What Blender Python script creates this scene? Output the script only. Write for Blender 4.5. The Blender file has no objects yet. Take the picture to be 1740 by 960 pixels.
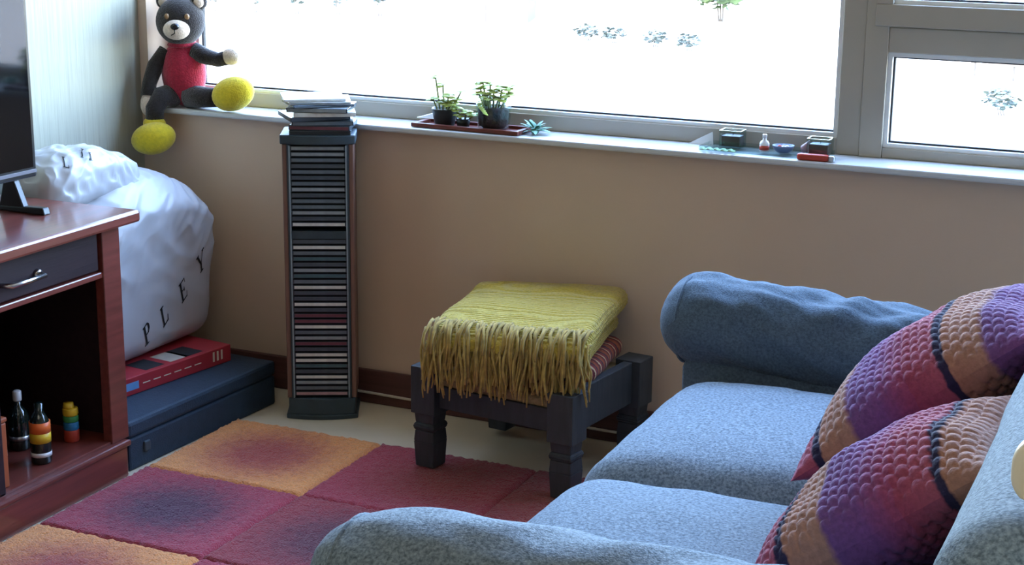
import bpy, bmesh, math, random
from mathutils import Vector, Matrix, noise
random.seed(7)
sc = bpy.context.scene
COL = sc.collection
PI = math.pi

# ------------------------------------------------------------------ camera
cam_d = bpy.data.cameras.new('camera')
cam = bpy.data.objects.new('camera', cam_d); COL.objects.link(cam)
RT = Vector((0.91011, 0.41422, 0.01073)); DN = Vector((0.11144, -0.21976, -0.96917)); FW = Vector((-0.39909, 0.88325, -0.24617))
m = Matrix.Identity(4)
for i in range(3):
    m[i][0] = RT[i]; m[i][1] = -DN[i]; m[i][2] = -FW[i]
m[0][3], m[1][3], m[2][3] = 0.0, -3.4091, 1.3
cam.matrix_world = m
cam_d.sensor_width = 36.0
cam_d.lens = 36.0 * 2793.3 / 1740.0
cam_d.clip_start = 0.05
sc.camera = cam

# ------------------------------------------------------------------ world, lights, exposure
SKY_STRENGTH = 6.0
w = bpy.data.worlds.new('world'); sc.world = w; w.use_nodes = True
nt = w.node_tree; nt.nodes.clear()
o = nt.nodes.new('ShaderNodeOutputWorld'); b = nt.nodes.new('ShaderNodeBackground')
sky = nt.nodes.new('ShaderNodeTexSky'); sky.sky_type = 'NISHITA'; sky.sun_disc = False
sky.sun_elevation = math.radians(52); sky.sun_rotation = math.radians(200); sky.dust_density = 1.2; sky.air_density = 1.0
b.inputs['Strength'].default_value = SKY_STRENGTH
nt.links.new(sky.outputs[0], b.inputs[0]); nt.links.new(b.outputs[0], o.inputs[0])

def area(name, loc, rot, sx, sy, energy, color=(1, 1, 1), portal=False):
    d = bpy.data.lights.new(name, 'AREA'); d.shape = 'RECTANGLE'; d.size = sx; d.size_y = sy; d.energy = energy; d.color = color
    ob = bpy.data.objects.new(name, d); COL.objects.link(ob); ob.location = loc; ob.rotation_euler = rot
    if portal: d.cycles.is_portal = True
    return ob
# portals in the two window openings (they only guide the sky light indoors)
area('window_portal', (-1.63, 0.17, 1.40), (-PI / 2, 0, 0), 1.72, 1.36, 1, portal=True)
area('window_portal', (0.10, 0.17, 1.40), (-PI / 2, 0, 0), 1.70, 1.36, 1, portal=True)
# warm fill light added at ceiling height behind the camera, without any fitting
area('room_fill_light', (-0.5, -3.6, 2.36), (0, 0, 0), 1.4, 1.4, 9, (1.0, 0.88, 0.76))
sc.view_settings.view_transform = 'Standard'
sc.view_settings.look = 'None'
sc.view_settings.exposure = 0.18
sc.view_settings.gamma = 1.0
sc.view_settings.use_curve_mapping = False
sc.cycles.use_denoising = True
sc.cycles.max_bounces = 10
sc.cycles.diffuse_bounces = 6
sc.cycles.transparent_max_bounces = 16
sc.cycles.sample_clamp_indirect = 6.0
sc.cycles.caustics_reflective = False
sc.cycles.caustics_refractive = False

# ------------------------------------------------------------------ materials
def lin(c):
    if isinstance(c, str):
        c = [int(c[i:i + 2], 16) for i in (0, 2, 4)]
    r = []
    for v in c:
        v = v / 255.0
        r.append(v / 12.92 if v <= 0.04045 else ((v + 0.055) / 1.055) ** 2.4)
    return (r[0], r[1], r[2], 1.0)

def mat(name, col, rough=0.6, var=0.12, scale=30.0, bump=0.0, bscale=None, stretch=(1, 1, 1), metal=0.0, spec=0.4, sheen=0.0, col2=None, coat=0.0, trans=0.0, sss=0.0):
    """noise-varied principled material in object coordinates"""
    M = bpy.data.materials.new(name); M.use_nodes = True
    t = M.node_tree; p = t.nodes['Principled BSDF']
    tc = t.nodes.new('ShaderNodeTexCoord'); mp = t.nodes.new('ShaderNodeMapping'); mp.inputs['Scale'].default_value = stretch
    t.links.new(tc.outputs['Object'], mp.inputs[0])
    n = t.nodes.new('ShaderNodeTexNoise'); n.inputs['Scale'].default_value = scale; n.inputs['Detail'].default_value = 4
    t.links.new(mp.outputs[0], n.inputs['Vector'])
    r = t.nodes.new('ShaderNodeValToRGB'); r.color_ramp.elements[0].position = 0.3; r.color_ramp.elements[1].position = 0.7
    c = lin(col)
    if col2 is None:
        c1 = tuple(v * (1 - var) for v in c[:3]) + (1,); c2 = tuple(min(1, v * (1 + var)) for v in c[:3]) + (1,)
    else:
        c1, c2 = c, lin(col2)
    r.color_ramp.elements[0].color = c1; r.color_ramp.elements[1].color = c2
    t.links.new(n.outputs['Fac'], r.inputs[0]); t.links.new(r.outputs[0], p.inputs['Base Color'])
    p.inputs['Roughness'].default_value = rough; p.inputs['Metallic'].default_value = metal
    p.inputs['Specular IOR Level'].default_value = spec
    if sheen: p.inputs['Sheen Weight'].default_value = sheen
    if coat: p.inputs['Coat Weight'].default_value = coat; p.inputs['Coat Roughness'].default_value = 0.12
    if trans: p.inputs['Transmission Weight'].default_value = trans
    if sss:
        p.inputs['Subsurface Weight'].default_value = sss; p.inputs['Subsurface Radius'].default_value = (0.02, 0.02, 0.02)
    if bump:
        n2 = t.nodes.new('ShaderNodeTexNoise'); n2.inputs['Scale'].default_value = bscale or scale * 3; n2.inputs['Detail'].default_value = 3
        t.links.new(mp.outputs[0], n2.inputs['Vector'])
        bp = t.nodes.new('ShaderNodeBump'); bp.inputs['Strength'].default_value = bump; bp.inputs['Distance'].default_value = 0.004
        t.links.new(n2.outputs['Fac'], bp.inputs['Height']); t.links.new(bp.outputs[0], p.inputs['Normal'])
    return M

def add_ribs(M_, period, strength):
    t = M_.node_tree; p = t.nodes['Principled BSDF']
    tc = t.nodes.new('ShaderNodeTexCoord'); mp = t.nodes.new('ShaderNodeMapping'); mp.inputs['Rotation'].default_value = (0.0, 0.0, 0.0)
    t.links.new(tc.outputs['Object'], mp.inputs[0])
    wv = t.nodes.new('ShaderNodeTexWave'); wv.bands_direction = 'Y'; wv.inputs['Scale'].default_value = 0.314 / period; wv.inputs['Distortion'].default_value = 1.2; wv.inputs['Detail'].default_value = 1; wv.inputs['Detail Scale'].default_value = 3
    t.links.new(mp.outputs[0], wv.inputs['Vector'])
    bp = t.nodes.new('ShaderNodeBump'); bp.inputs['Strength'].default_value = strength; bp.inputs['Distance'].default_value = 0.004
    t.links.new(wv.outputs['Fac'], bp.inputs['Height'])
    old = p.inputs['Normal'].links[0].from_socket if p.inputs['Normal'].links else None
    if old: t.links.new(old, bp.inputs['Normal'])
    t.links.new(bp.outputs[0], p.inputs['Normal'])

def glass_mat(name, tint=(1, 1, 1, 1), refl=0.9):
    M = bpy.data.materials.new(name); M.use_nodes = True
    t = M.node_tree; t.nodes.clear()
    out = t.nodes.new('ShaderNodeOutputMaterial'); mx = t.nodes.new('ShaderNodeMixShader')
    tr = t.nodes.new('ShaderNodeBsdfTransparent'); gl = t.nodes.new('ShaderNodeBsdfGlossy'); fr = t.nodes.new('ShaderNodeLayerWeight'); pw = t.nodes.new('ShaderNodeMath'); pw.operation = 'POWER'; pw.inputs[1].default_value = 4.0; ma = t.nodes.new('ShaderNodeMath'); ma.operation = 'MULTIPLY_ADD'; ma.inputs[1].default_value = 0.5; ma.inputs[2].default_value = 0.04
    fr.inputs['Blend'].default_value = 0.5; t.links.new(fr.outputs['Facing'], pw.inputs[0]); t.links.new(pw.outputs[0], ma.inputs[0])
    tr.inputs[0].default_value = tint; gl.inputs['Roughness'].default_value = 0.02; gl.inputs[0].default_value = (refl, refl, refl, 1)
    t.links.new(ma.outputs[0], mx.inputs[0]); t.links.new(tr.outputs[0], mx.inputs[1]); t.links.new(gl.outputs[0], mx.inputs[2]); t.links.new(mx.outputs[0], out.inputs[0])
    return M

def stripe_mat(name, axis, period, offset, stops, rough=0.85, bscale=220, bump=0.4, sheen=0.1, interp='CONSTANT'):
    """stops: list of (position 0..1, colour) constant bands repeating along a local axis"""
    M = bpy.data.materials.new(name); M.use_nodes = True
    t = M.node_tree; p = t.nodes['Principled BSDF']
    tc = t.nodes.new('ShaderNodeTexCoord'); sp = t.nodes.new('ShaderNodeSeparateXYZ'); t.links.new(tc.outputs['Object'], sp.inputs[0])
    n0 = t.nodes.new('ShaderNodeTexNoise'); n0.inputs['Scale'].default_value = 60; t.links.new(tc.outputs['Object'], n0.inputs['Vector'])
    w0 = t.nodes.new('ShaderNodeMath'); w0.operation = 'MULTIPLY_ADD'; w0.inputs[1].default_value = 0.012; t.links.new(n0.outputs['Fac'], w0.inputs[0]); t.links.new(sp.outputs['XYZ'.index(axis)], w0.inputs[2])
    a = t.nodes.new('ShaderNodeMath'); a.operation = 'ADD'; a.inputs[1].default_value = offset; t.links.new(w0.outputs[0], a.inputs[0])
    d = t.nodes.new('ShaderNodeMath'); d.operation = 'DIVIDE'; d.inputs[1].default_value = period; t.links.new(a.outputs[0], d.inputs[0])
    f = t.nodes.new('ShaderNodeMath'); f.operation = 'FRACT'; t.links.new(d.outputs[0], f.inputs[0])
    r = t.nodes.new('ShaderNodeValToRGB'); r.color_ramp.interpolation = interp
    while len(r.color_ramp.elements) < len(stops): r.color_ramp.elements.new(0.5)
    for e, (pos, c) in zip(r.color_ramp.elements, stops): e.position = pos; e.color = lin(c)
    t.links.new(f.outputs[0], r.inputs[0])
    n = t.nodes.new('ShaderNodeTexNoise'); n.inputs['Scale'].default_value = bscale; t.links.new(tc.outputs['Object'], n.inputs['Vector'])
    mr = t.nodes.new('ShaderNodeMapRange'); mr.inputs['To Min'].default_value = 0.65; mr.inputs['To Max'].default_value = 1.25; t.links.new(n.outputs['Fac'], mr.inputs['Value'])
    mx = t.nodes.new('ShaderNodeMix'); mx.data_type = 'RGBA'; mx.blend_type = 'MULTIPLY'; mx.inputs['Factor'].default_value = 1
    t.links.new(r.outputs[0], mx.inputs['A']); t.links.new(mr.outputs[0], mx.inputs['B']); t.links.new(mx.outputs['Result'], p.inputs['Base Color'])
    p.inputs['Roughness'].default_value = rough; p.inputs['Sheen Weight'].default_value = sheen; p.inputs['Specular IOR Level'].default_value = 0.2
    bp = t.nodes.new('ShaderNodeBump'); bp.inputs['Strength'].default_value = bump; bp.inputs['Distance'].default_value = 0.003
    t.links.new(n.outputs['Fac'], bp.inputs['Height']); t.links.new(bp.outputs[0], p.inputs['Normal'])
    return M

def patch_mat(name, border, centre, half):
    """tufted square: the dye runs from a border colour to a centre colour"""
    M = bpy.data.materials.new(name); M.use_nodes = True
    t = M.node_tree; p = t.nodes['Principled BSDF']
    tc = t.nodes.new('ShaderNodeTexCoord'); mp = t.nodes.new('ShaderNodeMapping'); mp.inputs['Scale'].default_value = (1 / half, 1 / half, 0)
    t.links.new(tc.outputs['Object'], mp.inputs[0])
    ln = t.nodes.new('ShaderNodeVectorMath'); ln.operation = 'LENGTH'; t.links.new(mp.outputs[0], ln.inputs[0])
    n = t.nodes.new('ShaderNodeTexNoise'); n.inputs['Scale'].default_value = 55; n.inputs['Detail'].default_value = 6; t.links.new(tc.outputs['Object'], n.inputs['Vector'])
    ad = t.nodes.new('ShaderNodeMath'); ad.operation = 'MULTIPLY_ADD'; ad.inputs[1].default_value = 0.5; t.links.new(n.outputs['Fac'], ad.inputs[0]); t.links.new(ln.outputs['Value'], ad.inputs[2])
    r = t.nodes.new('ShaderNodeValToRGB'); r.color_ramp.interpolation = 'EASE'
    r.color_ramp.elements[0].position = 0.35; r.color_ramp.elements[0].color = lin(centre)
    r.color_ramp.elements[1].position = 1.15 if False else 1.0; r.color_ramp.elements[1].color = lin(border)
    sc_ = t.nodes.new('ShaderNodeMath'); sc_.operation = 'MULTIPLY'; sc_.inputs[1].default_value = 0.85; t.links.new(ad.outputs[0], sc_.inputs[0])
    t.links.new(sc_.outputs[0], r.inputs[0])
    n2 = t.nodes.new('ShaderNodeTexNoise'); n2.inputs['Scale'].default_value = 260; t.links.new(tc.outputs['Object'], n2.inputs['Vector'])
    mr = t.nodes.new('ShaderNodeMapRange'); mr.inputs['To Min'].default_value = 0.6; mr.inputs['To Max'].default_value = 1.35; t.links.new(n2.outputs['Fac'], mr.inputs['Value'])
    mx = t.nodes.new('ShaderNodeMix'); mx.data_type = 'RGBA'; mx.blend_type = 'MULTIPLY'; mx.inputs['Factor'].default_value = 1
    t.links.new(r.outputs[0], mx.inputs['A']); t.links.new(mr.outputs[0], mx.inputs['B']); t.links.new(mx.outputs['Result'], p.inputs['Base Color'])
    p.inputs['Roughness'].default_value = 0.95; p.inputs['Specular IOR Level'].default_value = 0.1; p.inputs['Sheen Weight'].default_value = 0.25
    bp = t.nodes.new('ShaderNodeBump'); bp.inputs['Strength'].default_value = 0.8; bp.inputs['Distance'].default_value = 0.006
    t.links.new(n2.outputs['Fac'], bp.inputs['Height']); t.links.new(bp.outputs[0], p.inputs['Normal'])
    return M

M = {}
M['wall_tan'] = mat('tan_wall_paint', 'CFB7A0', 0.85, 0.04, 2.5, 0.08, 90, spec=0.15)
M['wallpaper'] = mat('ribbed_wallpaper', 'A5A493', 0.8, 0.05, 40, 0.45, 55, stretch=(1, 1.6, 0.10), spec=0.2)
M['plain_wall'] = mat('cream_wall_paint', '94836C', 0.85, 0.04, 3, 0.05, 80, spec=0.15)
M['ceil'] = mat('ceiling_paint', 'DCD3C4', 0.9, 0.03, 3, spec=0.1)
M['floor'] = mat('beige_floor', 'D0C4AC', 0.5, 0.06, 6, 0.05, 120, spec=0.35)
M['skirting'] = mat('dark_red_wood', '5A3B36', 0.5, 0.2, 18, 0.15, 60, stretch=(0.2, 1, 6))
M['frame'] = mat('grey_window_paint', 'AAA497', 0.5, 0.03, 8, 0.05, 60)
M['bead'] = mat('white_bead', 'E4E6E4', 0.35, 0.03, 10)
M['gasket'] = mat('black_gasket', '2A2B2D', 0.7, 0.1, 20)
M['sill'] = mat('white_sill_paint', 'C6CACA', 0.3, 0.03, 8, 0.03, 60, spec=0.5)
M['glass'] = glass_mat('window_glass')
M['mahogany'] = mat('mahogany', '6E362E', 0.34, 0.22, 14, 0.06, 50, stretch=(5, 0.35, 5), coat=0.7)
M['mahogany_dark_shade'] = mat('mahogany_dark_shade', '2C1D20', 0.55, 0.2, 14, 0.08, 50, stretch=(5, 0.35, 5), coat=0.0, spec=0.25)  # dark drawer front; also carries the painted-in shade of the cabinet interior
M['chrome'] = mat('brushed_metal', 'B8B8BA', 0.25, 0.05, 20, metal=1.0)
M['tv_black'] = mat('tv_plastic', '17181C', 0.3, 0.08, 20)
M['tv_screen'] = mat('tv_screen', '0B0C0F', 0.06, 0.05, 4, spec=0.6)
M['tv_trim'] = mat('tv_trim', '8A8A98', 0.3, 0.05, 20, metal=0.7)
M['sofa'] = mat('grey_blue_upholstery', '53616C', 0.9, 0.3, 230, 0.5, 420, spec=0.15, sheen=0.1, col2='90A1AE')
M['sofa_arm_shade'] = mat('shaded_upholstery', '44535F', 0.9, 0.2, 230, 0.35, 420, spec=0.15, sheen=0.1, col2='5A6E7E')  # same fabric as the seats, with the far arm's shade put into its colour
M['dark_wood'] = mat('black_stained_wood', '383E44', 0.55, 0.2, 24, 0.2, 60, stretch=(3, 3, 0.5))
M['beige_seat'] = mat('woven_rush', '9A8560', 0.85, 0.2, 120, 0.6, 200)
M['yellow'] = mat('olive_yellow_wool', 'D0B852', 0.92, 0.18, 150, 0.8, 260, spec=0.1, sheen=0.3, stretch=(1, 2.2, 1))
add_ribs(M['yellow'], 0.009, 0.9)
M['fringe'] = mat('olive_yellow_fringe', 'AE9654', 0.92, 0.3, 60, spec=0.1, sheen=0.2)
M['bag'] = mat('white_polythene', 'B8BABD', 0.35, 0.02, 6, 0.15, 18, spec=0.45, sss=0.15)
M['ink'] = mat('black_ink', '1B1B1B', 0.6, 0.1, 40)
M['navy'] = mat('navy_case', '27394A', 0.65, 0.12, 60, 0.3, 300)
M['red_box'] = mat('red_card', 'A8323A', 0.45, 0.08, 12)
M['pale_card'] = mat('pale_card', 'B9B2A4', 0.7, 0.1, 30)
M['blue_label'] = mat('blue_label', '6E9FD0', 0.5, 0.06, 30)
M['white_print'] = mat('white_print', 'E2D6C0', 0.6, 0.06, 30)
M['tower_slate'] = mat('slate_laminate', '36444C', 0.5, 0.12, 30)
M['tower_wood'] = mat('red_brown_laminate', '7A5C50', 0.5, 0.15, 14, 0.06, 50, stretch=(5, 5, 0.4))
M['slot_edge'] = mat('slot_rail', '8797A0', 0.4, 0.1, 40)
M['case_plastic'] = mat('disc_case_plastic', '3A4650', 0.25, 0.1, 30, spec=0.6)
M['cable'] = mat('white_cable', 'C9C1B2', 0.6, 0.04, 30)

# ------------------------------------------------------------------ mesh helpers
class MB:
    def __init__(s): s.v = []; s.f = []; s.sm = []
    def add(s, vs, fs, smooth=False):
        k = len(s.v); s.v += [tuple(p) for p in vs]
        for f in fs: s.f.append(tuple(i + k for i in f)); s.sm.append(smooth)
        return s
    def box(s, x0, x1, y0, y1, z0, z1, mtx=None):
        vs = [Vector((x, y, z)) for z in (z0, z1) for y in (y0, y1) for x in (x0, x1)]
        if mtx is not None: vs = [mtx @ p for p in vs]
        return s.add(vs, [(0, 2, 3, 1), (4, 5, 7, 6), (0, 1, 5, 4), (2, 6, 7, 3), (0, 4, 6, 2), (1, 3, 7, 5)])
    def prism(s, pts, z0, z1, mtx=None, smooth=False):
        n = len(pts); vs = [Vector((x, y, z)) for z in (z0, z1) for x, y in pts]
        if mtx is not None: vs = [mtx @ p for p in vs]
        s.add(vs, [tuple(range(n - 1, -1, -1)), tuple(range(n, 2 * n))])
        k = len(s.v) - 2 * n
        for i in range(n):
            j = (i + 1) % n; s.f.append((k + i, k + j, k + n + j, k + n + i)); s.sm.append(smooth)
        return s
    def lathe(s, prof, c=(0, 0, 0), seg=24, mtx=None, squash=(1, 1)):
        vs = []; fs = []; n = len(prof)
        for r, z in prof:
            for k in range(seg):
                a = 2 * PI * k / seg; p = Vector((c[0] + r * math.cos(a) * squash[0], c[1] + r * math.sin(a) * squash[1], c[2] + z)); vs.append(mtx @ p if mtx is not None else p)
        for i in range(n - 1):
            for k in range(seg):
                j = (k + 1) % seg; fs.append((i * seg + k, i * seg + j, (i + 1) * seg + j, (i + 1) * seg + k))
        fs.append(tuple(range(seg - 1, -1, -1))); fs.append(tuple((n - 1) * seg + k for k in range(seg)))
        return s.add(vs, fs, True)
    def tube(s, pts, rad, seg=8):
        pts = [Vector(p) for p in pts]; n = len(pts); vs = []; fs = []
        if not isinstance(rad, (list, tuple)): rad = [rad] * n
        ref = None
        for i, p in enumerate(pts):
            d = (pts[min(i + 1, n - 1)] - pts[max(i - 1, 0)]).normalized()
            if ref is None: ref = d.orthogonal().normalized()
            ref = (ref - d * ref.dot(d)).normalized(); q = d.cross(ref)
            for k in range(seg):
                a = 2 * PI * k / seg; vs.append(p + (ref * math.cos(a) + q * math.sin(a)) * rad[i])
        for i in range(n - 1):
            for k in range(seg):
                j = (k + 1) % seg; fs.append((i * seg + k, i * seg + j, (i + 1) * seg + j, (i + 1) * seg + k))
        fs.append(tuple(range(seg - 1, -1, -1))); fs.append(tuple((n - 1) * seg + k for k in range(seg)))
        return s.add(vs, fs, True)
    def ellipsoid(s, c, r, mtx=None, nu=20, nv=12, fn=None):
        vs = []; fs = []
        for i in range(nv + 1):
            th = PI * i / nv
            for k in range(nu):
                a = 2 * PI * k / nu; p = Vector((math.sin(th) * math.cos(a), math.sin(th) * math.sin(a), math.cos(th)))
                if fn: p = fn(p)
                p = Vector((p.x * r[0], p.y * r[1], p.z * r[2]))
                if mtx is not None: p = mtx @ p
                vs.append(p + Vector(c))
        for i in range(nv):
            for k in range(nu):
                j = (k + 1) % nu; fs.append((i * nu + k, (i + 1) * nu + k, (i + 1) * nu + j, i * nu + j))
        return s.add(vs, fs, True)
    def grid(s, fn, nu, nv, smooth=True, closed_u=False):
        vs = [fn(i / (nu if closed_u else nu - 1), j / (nv - 1)) for j in range(nv) for i in range(nu)]
        fs = []
        for j in range(nv - 1):
            for i in range(nu if closed_u else nu - 1):
                i2 = (i + 1) % nu; fs.append((j * nu + i, j * nu + i2, (j + 1) * nu + i2, (j + 1) * nu + i))
        return s.add(vs, fs, smooth)
    def soft(s, c, h, r, n=14, fn=None, mtx=None):
        """rounded soft box: centre c, half sizes h, corner radius r (number or 3-vector)"""
        if not isinstance(r, (tuple, list)): r = (r, r, r)
        verts = {}; vs = []; fs = []
        def key(p): return tuple(round(q, 5) for q in p)
        def idx(p):
            k = key(p)
            if k not in verts:
                q = Vector()
                inner = Vector(); rem = Vector()
                for a in range(3):
                    P = p[a] * h[a]; lim = h[a] - r[a]
                    inner[a] = max(-lim, min(lim, P)); rem[a] = (P - inner[a]) / r[a]
                L = rem.length
                if L > 1e-9:
                    mx = max(abs(v) for v in rem); rem = rem * (mx / L)
                for a in range(3): q[a] = inner[a] + rem[a] * r[a]
                if fn: q = fn(q, Vector(p))
                if mtx is not None: q = mtx @ q
                verts[k] = len(vs); vs.append(q + Vector(c))
            return verts[k]
        # cube surface; samples denser at the ends
        g = [math.copysign(abs(t) ** 0.75, t) for t in [2 * i / n - 1 for i in range(n + 1)]]
        for ax in range(3):
            for sg in (-1, 1):
                for i in range(n):
                    for j in range(n):
                        q = []
                        for (a, b_) in ((i, j), (i + 1, j), (i + 1, j + 1), (i, j + 1)):
                            p = [0, 0, 0]; p[ax] = sg; p[(ax + 1) % 3] = g[a]; p[(ax + 2) % 3] = g[b_]; q.append(idx(p))
                        fs.append(tuple(q) if sg > 0 else tuple(reversed(q)))
        return s.add(vs, fs, True)
    def build(s, name, m_, parent=None, bevel=0.0, world=False, fix=True):
        me = bpy.data.meshes.new(name)
        vs = s.v
        if world and parent is not None:
            inv = wm(parent).inverted(); vs = [inv @ Vector(p) for p in vs]
        me.from_pydata([tuple(p) for p in vs], [], s.f); me.update()
        for p, q in zip(me.polygons, s.sm): p.use_smooth = q
        if fix:
            bm = bmesh.new(); bm.from_mesh(me); bmesh.ops.recalc_face_normals(bm, faces=bm.faces); bm.to_mesh(me); bm.free()
        me.materials.append(M[m_] if isinstance(m_, str) else m_)
        ob = bpy.data.objects.new(name, me); COL.objects.link(ob)
        if parent is not None: ob.parent = parent
        if bevel:
            bv = ob.modifiers.new('bevel', 'BEVEL'); bv.width = bevel; bv.segments = 2; bv.limit_method = 'ANGLE'
        return ob

def wm(o_):
    mt = Matrix.LocRotScale(o_.location, o_.rotation_euler, o_.scale)
    return wm(o_.parent) @ mt if o_.parent else mt

def tag(o_, label, cat=None, group=None, kind=None):
    o_['label'] = label
    if cat: o_['category'] = cat
    if group: o_['group'] = group
    if kind: o_['kind'] = kind
    return o_

def thing(name, label, cat, loc=(0, 0, 0), rz=0.0, group=None, kind=None, rot=None):
    e = bpy.data.objects.new(name, None); COL.objects.link(e); e.empty_display_size = 0.05
    e.location = loc; e.rotation_euler = rot if rot is not None else (0, 0, rz)
    return tag(e, label, cat, group, kind)

def struct(ob, label, cat):
    return tag(ob, label, cat, None, 'structure')

def child(o_, parent, loc=(0, 0, 0), rot=(0, 0, 0)):
    o_.parent = parent; o_.location = loc; o_.rotation_euler = rot; return o_

def bxo(name, m_, x0, x1, y0, y1, z0, z1, parent=None, bevel=0.0, world=False):
    return MB().box(x0, x1, y0, y1, z0, z1).build(name, m_, parent, bevel, world)

# ================================================================== the setting
XL, XR, YB, ZC = -2.58, 1.25, -5.2, 2.38
struct(bxo('floor', 'floor', XL, XR, YB, 0.0, -0.06, 0.0), 'beige floor seen between the rug and the skirting', 'floor')
struct(bxo('ceiling', 'ceil', XL - .15, XR + .15, YB - .15, 0.2, ZC, ZC + 0.1), 'plain pale ceiling of the room', 'ceiling')
struct(bxo('wall_left', 'wallpaper', XL - .15, XL, YB - .15, 0.2, -0.06, ZC), 'pale wall with ribbed relief wallpaper behind the television', 'wall')
struct(bxo('wall_right', 'plain_wall', XR, XR + .15, YB - .15, 0.2, -0.06, ZC), 'plain cream wall facing the television', 'wall')
struct(bxo('wall_rear', 'plain_wall', XL, XR, YB - .15, YB, -0.06, ZC), 'plain cream wall opposite the windows', 'wall')
wb = MB()
wb.box(XL, XR, 0.0, 0.18, -0.06, 0.685)
wb.box(XL, XR, 0.0, 0.18, 2.08, ZC)
wb.box(XL, -2.555, 0.0, 0.18, 0.685, 2.08)
wb.box(0.98, XR, 0.0, 0.18, 0.685, 2.08)
struct(wb.build('wall_back', 'wall_tan'), 'tan painted wall under the long window sill', 'wall')
struct(bxo('trim_1', 'sill', -2.555, 0.98, -0.028, 0.105, 0.686, 0.70, bevel=0.004), 'white painted window sill running under both windows', 'sill')
sk = thing('baseboard_back', 'dark red-brown wooden skirting along the tan wall', 'baseboard', (0, 0, 0), kind='structure')
bxo('board', 'skirting', XL, XR, -0.013, 0.0, 0.0, 0.086, sk, 0.003)
cb = MB().tube([(-2.10 + i * 0.1, -0.0165, 0.028 + 0.0015 * math.sin(i * 1.3)) for i in range(32)], 0.0035)
tag(cb.build('cable', 'cable'), 'thin white cable running along the dark skirting', 'cable')
struct(bxo('baseboard_left', 'skirting', XL, XL + 0.013, YB, -0.013, 0.0, 0.086, bevel=0.003), 'dark red-brown wooden skirting under the ribbed wallpaper', 'baseboard')

# windows -----------------------------------------------------------
FY0, FY1 = 0.09, 0.15      # frame depth
def pane_unit(win, x0, x1, z0, z1):
    """glass with white glazing bead and black gasket, in the opening x0..x1, z0..z1"""
    bb = MB(); g = MB(); t = 0.009; q = 0.004
    for (a, b_, c, d) in ((x0, x1, z0, z0 + t), (x0, x1, z1 - t, z1), (x0, x0 + t, z0 + t, z1 - t), (x1 - t, x1, z0 + t, z1 - t)):
        bb.box(a, b_, FY0 + 0.006, FY0 + 0.03, c, d)
    x0 += t; x1 -= t; z0 += t; z1 -= t
    for (a, b_, c, d) in ((x0, x1, z0, z0 + q), (x0, x1, z1 - q, z1), (x0, x0 + q, z0 + q, z1 - q), (x1 - q, x1, z0 + q, z1 - q)):
        g.box(a, b_, FY0 + 0.02, FY0 + 0.03, c, d)
    bb.build('glazing_bead', 'bead', win); g.build('gasket', 'gasket', win)
    bxo('pane', 'glass', x0, x1, FY0 + 0.024, FY0 + 0.028, z0, z1, win)
w1 = thing('window_1', 'large fixed window pane in grey frame above the sill', 'window', kind='structure')
fr = MB(); A0, A1 = -2.475, -0.815
fr.box(-2.555, A0, FY0, FY1, 0.70, 2.08); fr.box(A1, -0.765, FY0, FY1, 0.70, 2.08)
fr.box(A0, A1, FY0, FY1, 0.70, 0.736); fr.box(A0, A1, FY0, FY1, 2.03, 2.08)
fr.build('window_frame', 'frame', w1, 0.002)
pane_unit(w1, A0, A1, 0.736, 2.03)
w2 = thing('window_2', 'smaller hinged window in wide grey frame beside the large pane', 'window', kind='structure')
fr = MB(); B0, B1 = -0.716, 0.93
fr.box(-0.765, B0, FY0 - 0.004, FY1, 0.70, 2.08); fr.box(B1, 0.98, FY0, FY1, 0.70, 2.08)
fr.box(B0, B1, FY0, FY1, 0.70, 0.722); fr.box(B0, B1, FY0, FY1, 0.925, 0.978); fr.box(B0, B1, FY0, FY1, 2.03, 2.08)
fr.box(0.09, 0.14, FY0, FY1, 0.722, 0.925)
fr.build('window_frame', 'frame', w2, 0.002)
fr2 = MB(); T = 0.046; y0 = FY0 - 0.008
fr2.box(B0 - 0.03, B1, y0, FY1, 0.980, 0.980 + T); fr2.box(B0 - 0.03, B0 + 0.006, y0, FY1, 0.98 + T, 2.04); fr2.box(B1 - 0.04, B1, y0, FY1, 0.98 + T, 2.04); fr2.box(B0 - 0.03, B1, y0, FY1, 2.0, 2.04)
fr2.build('sash', 'frame', w2, 0.002)
pane_unit(w2, B0, 0.09, 0.722, 0.925); pane_unit(w2, 0.14, B1, 0.722, 0.925)
pane_unit(w2, B0 + 0.006, B1 - 0.04, 0.98 + T, 2.0)

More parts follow.
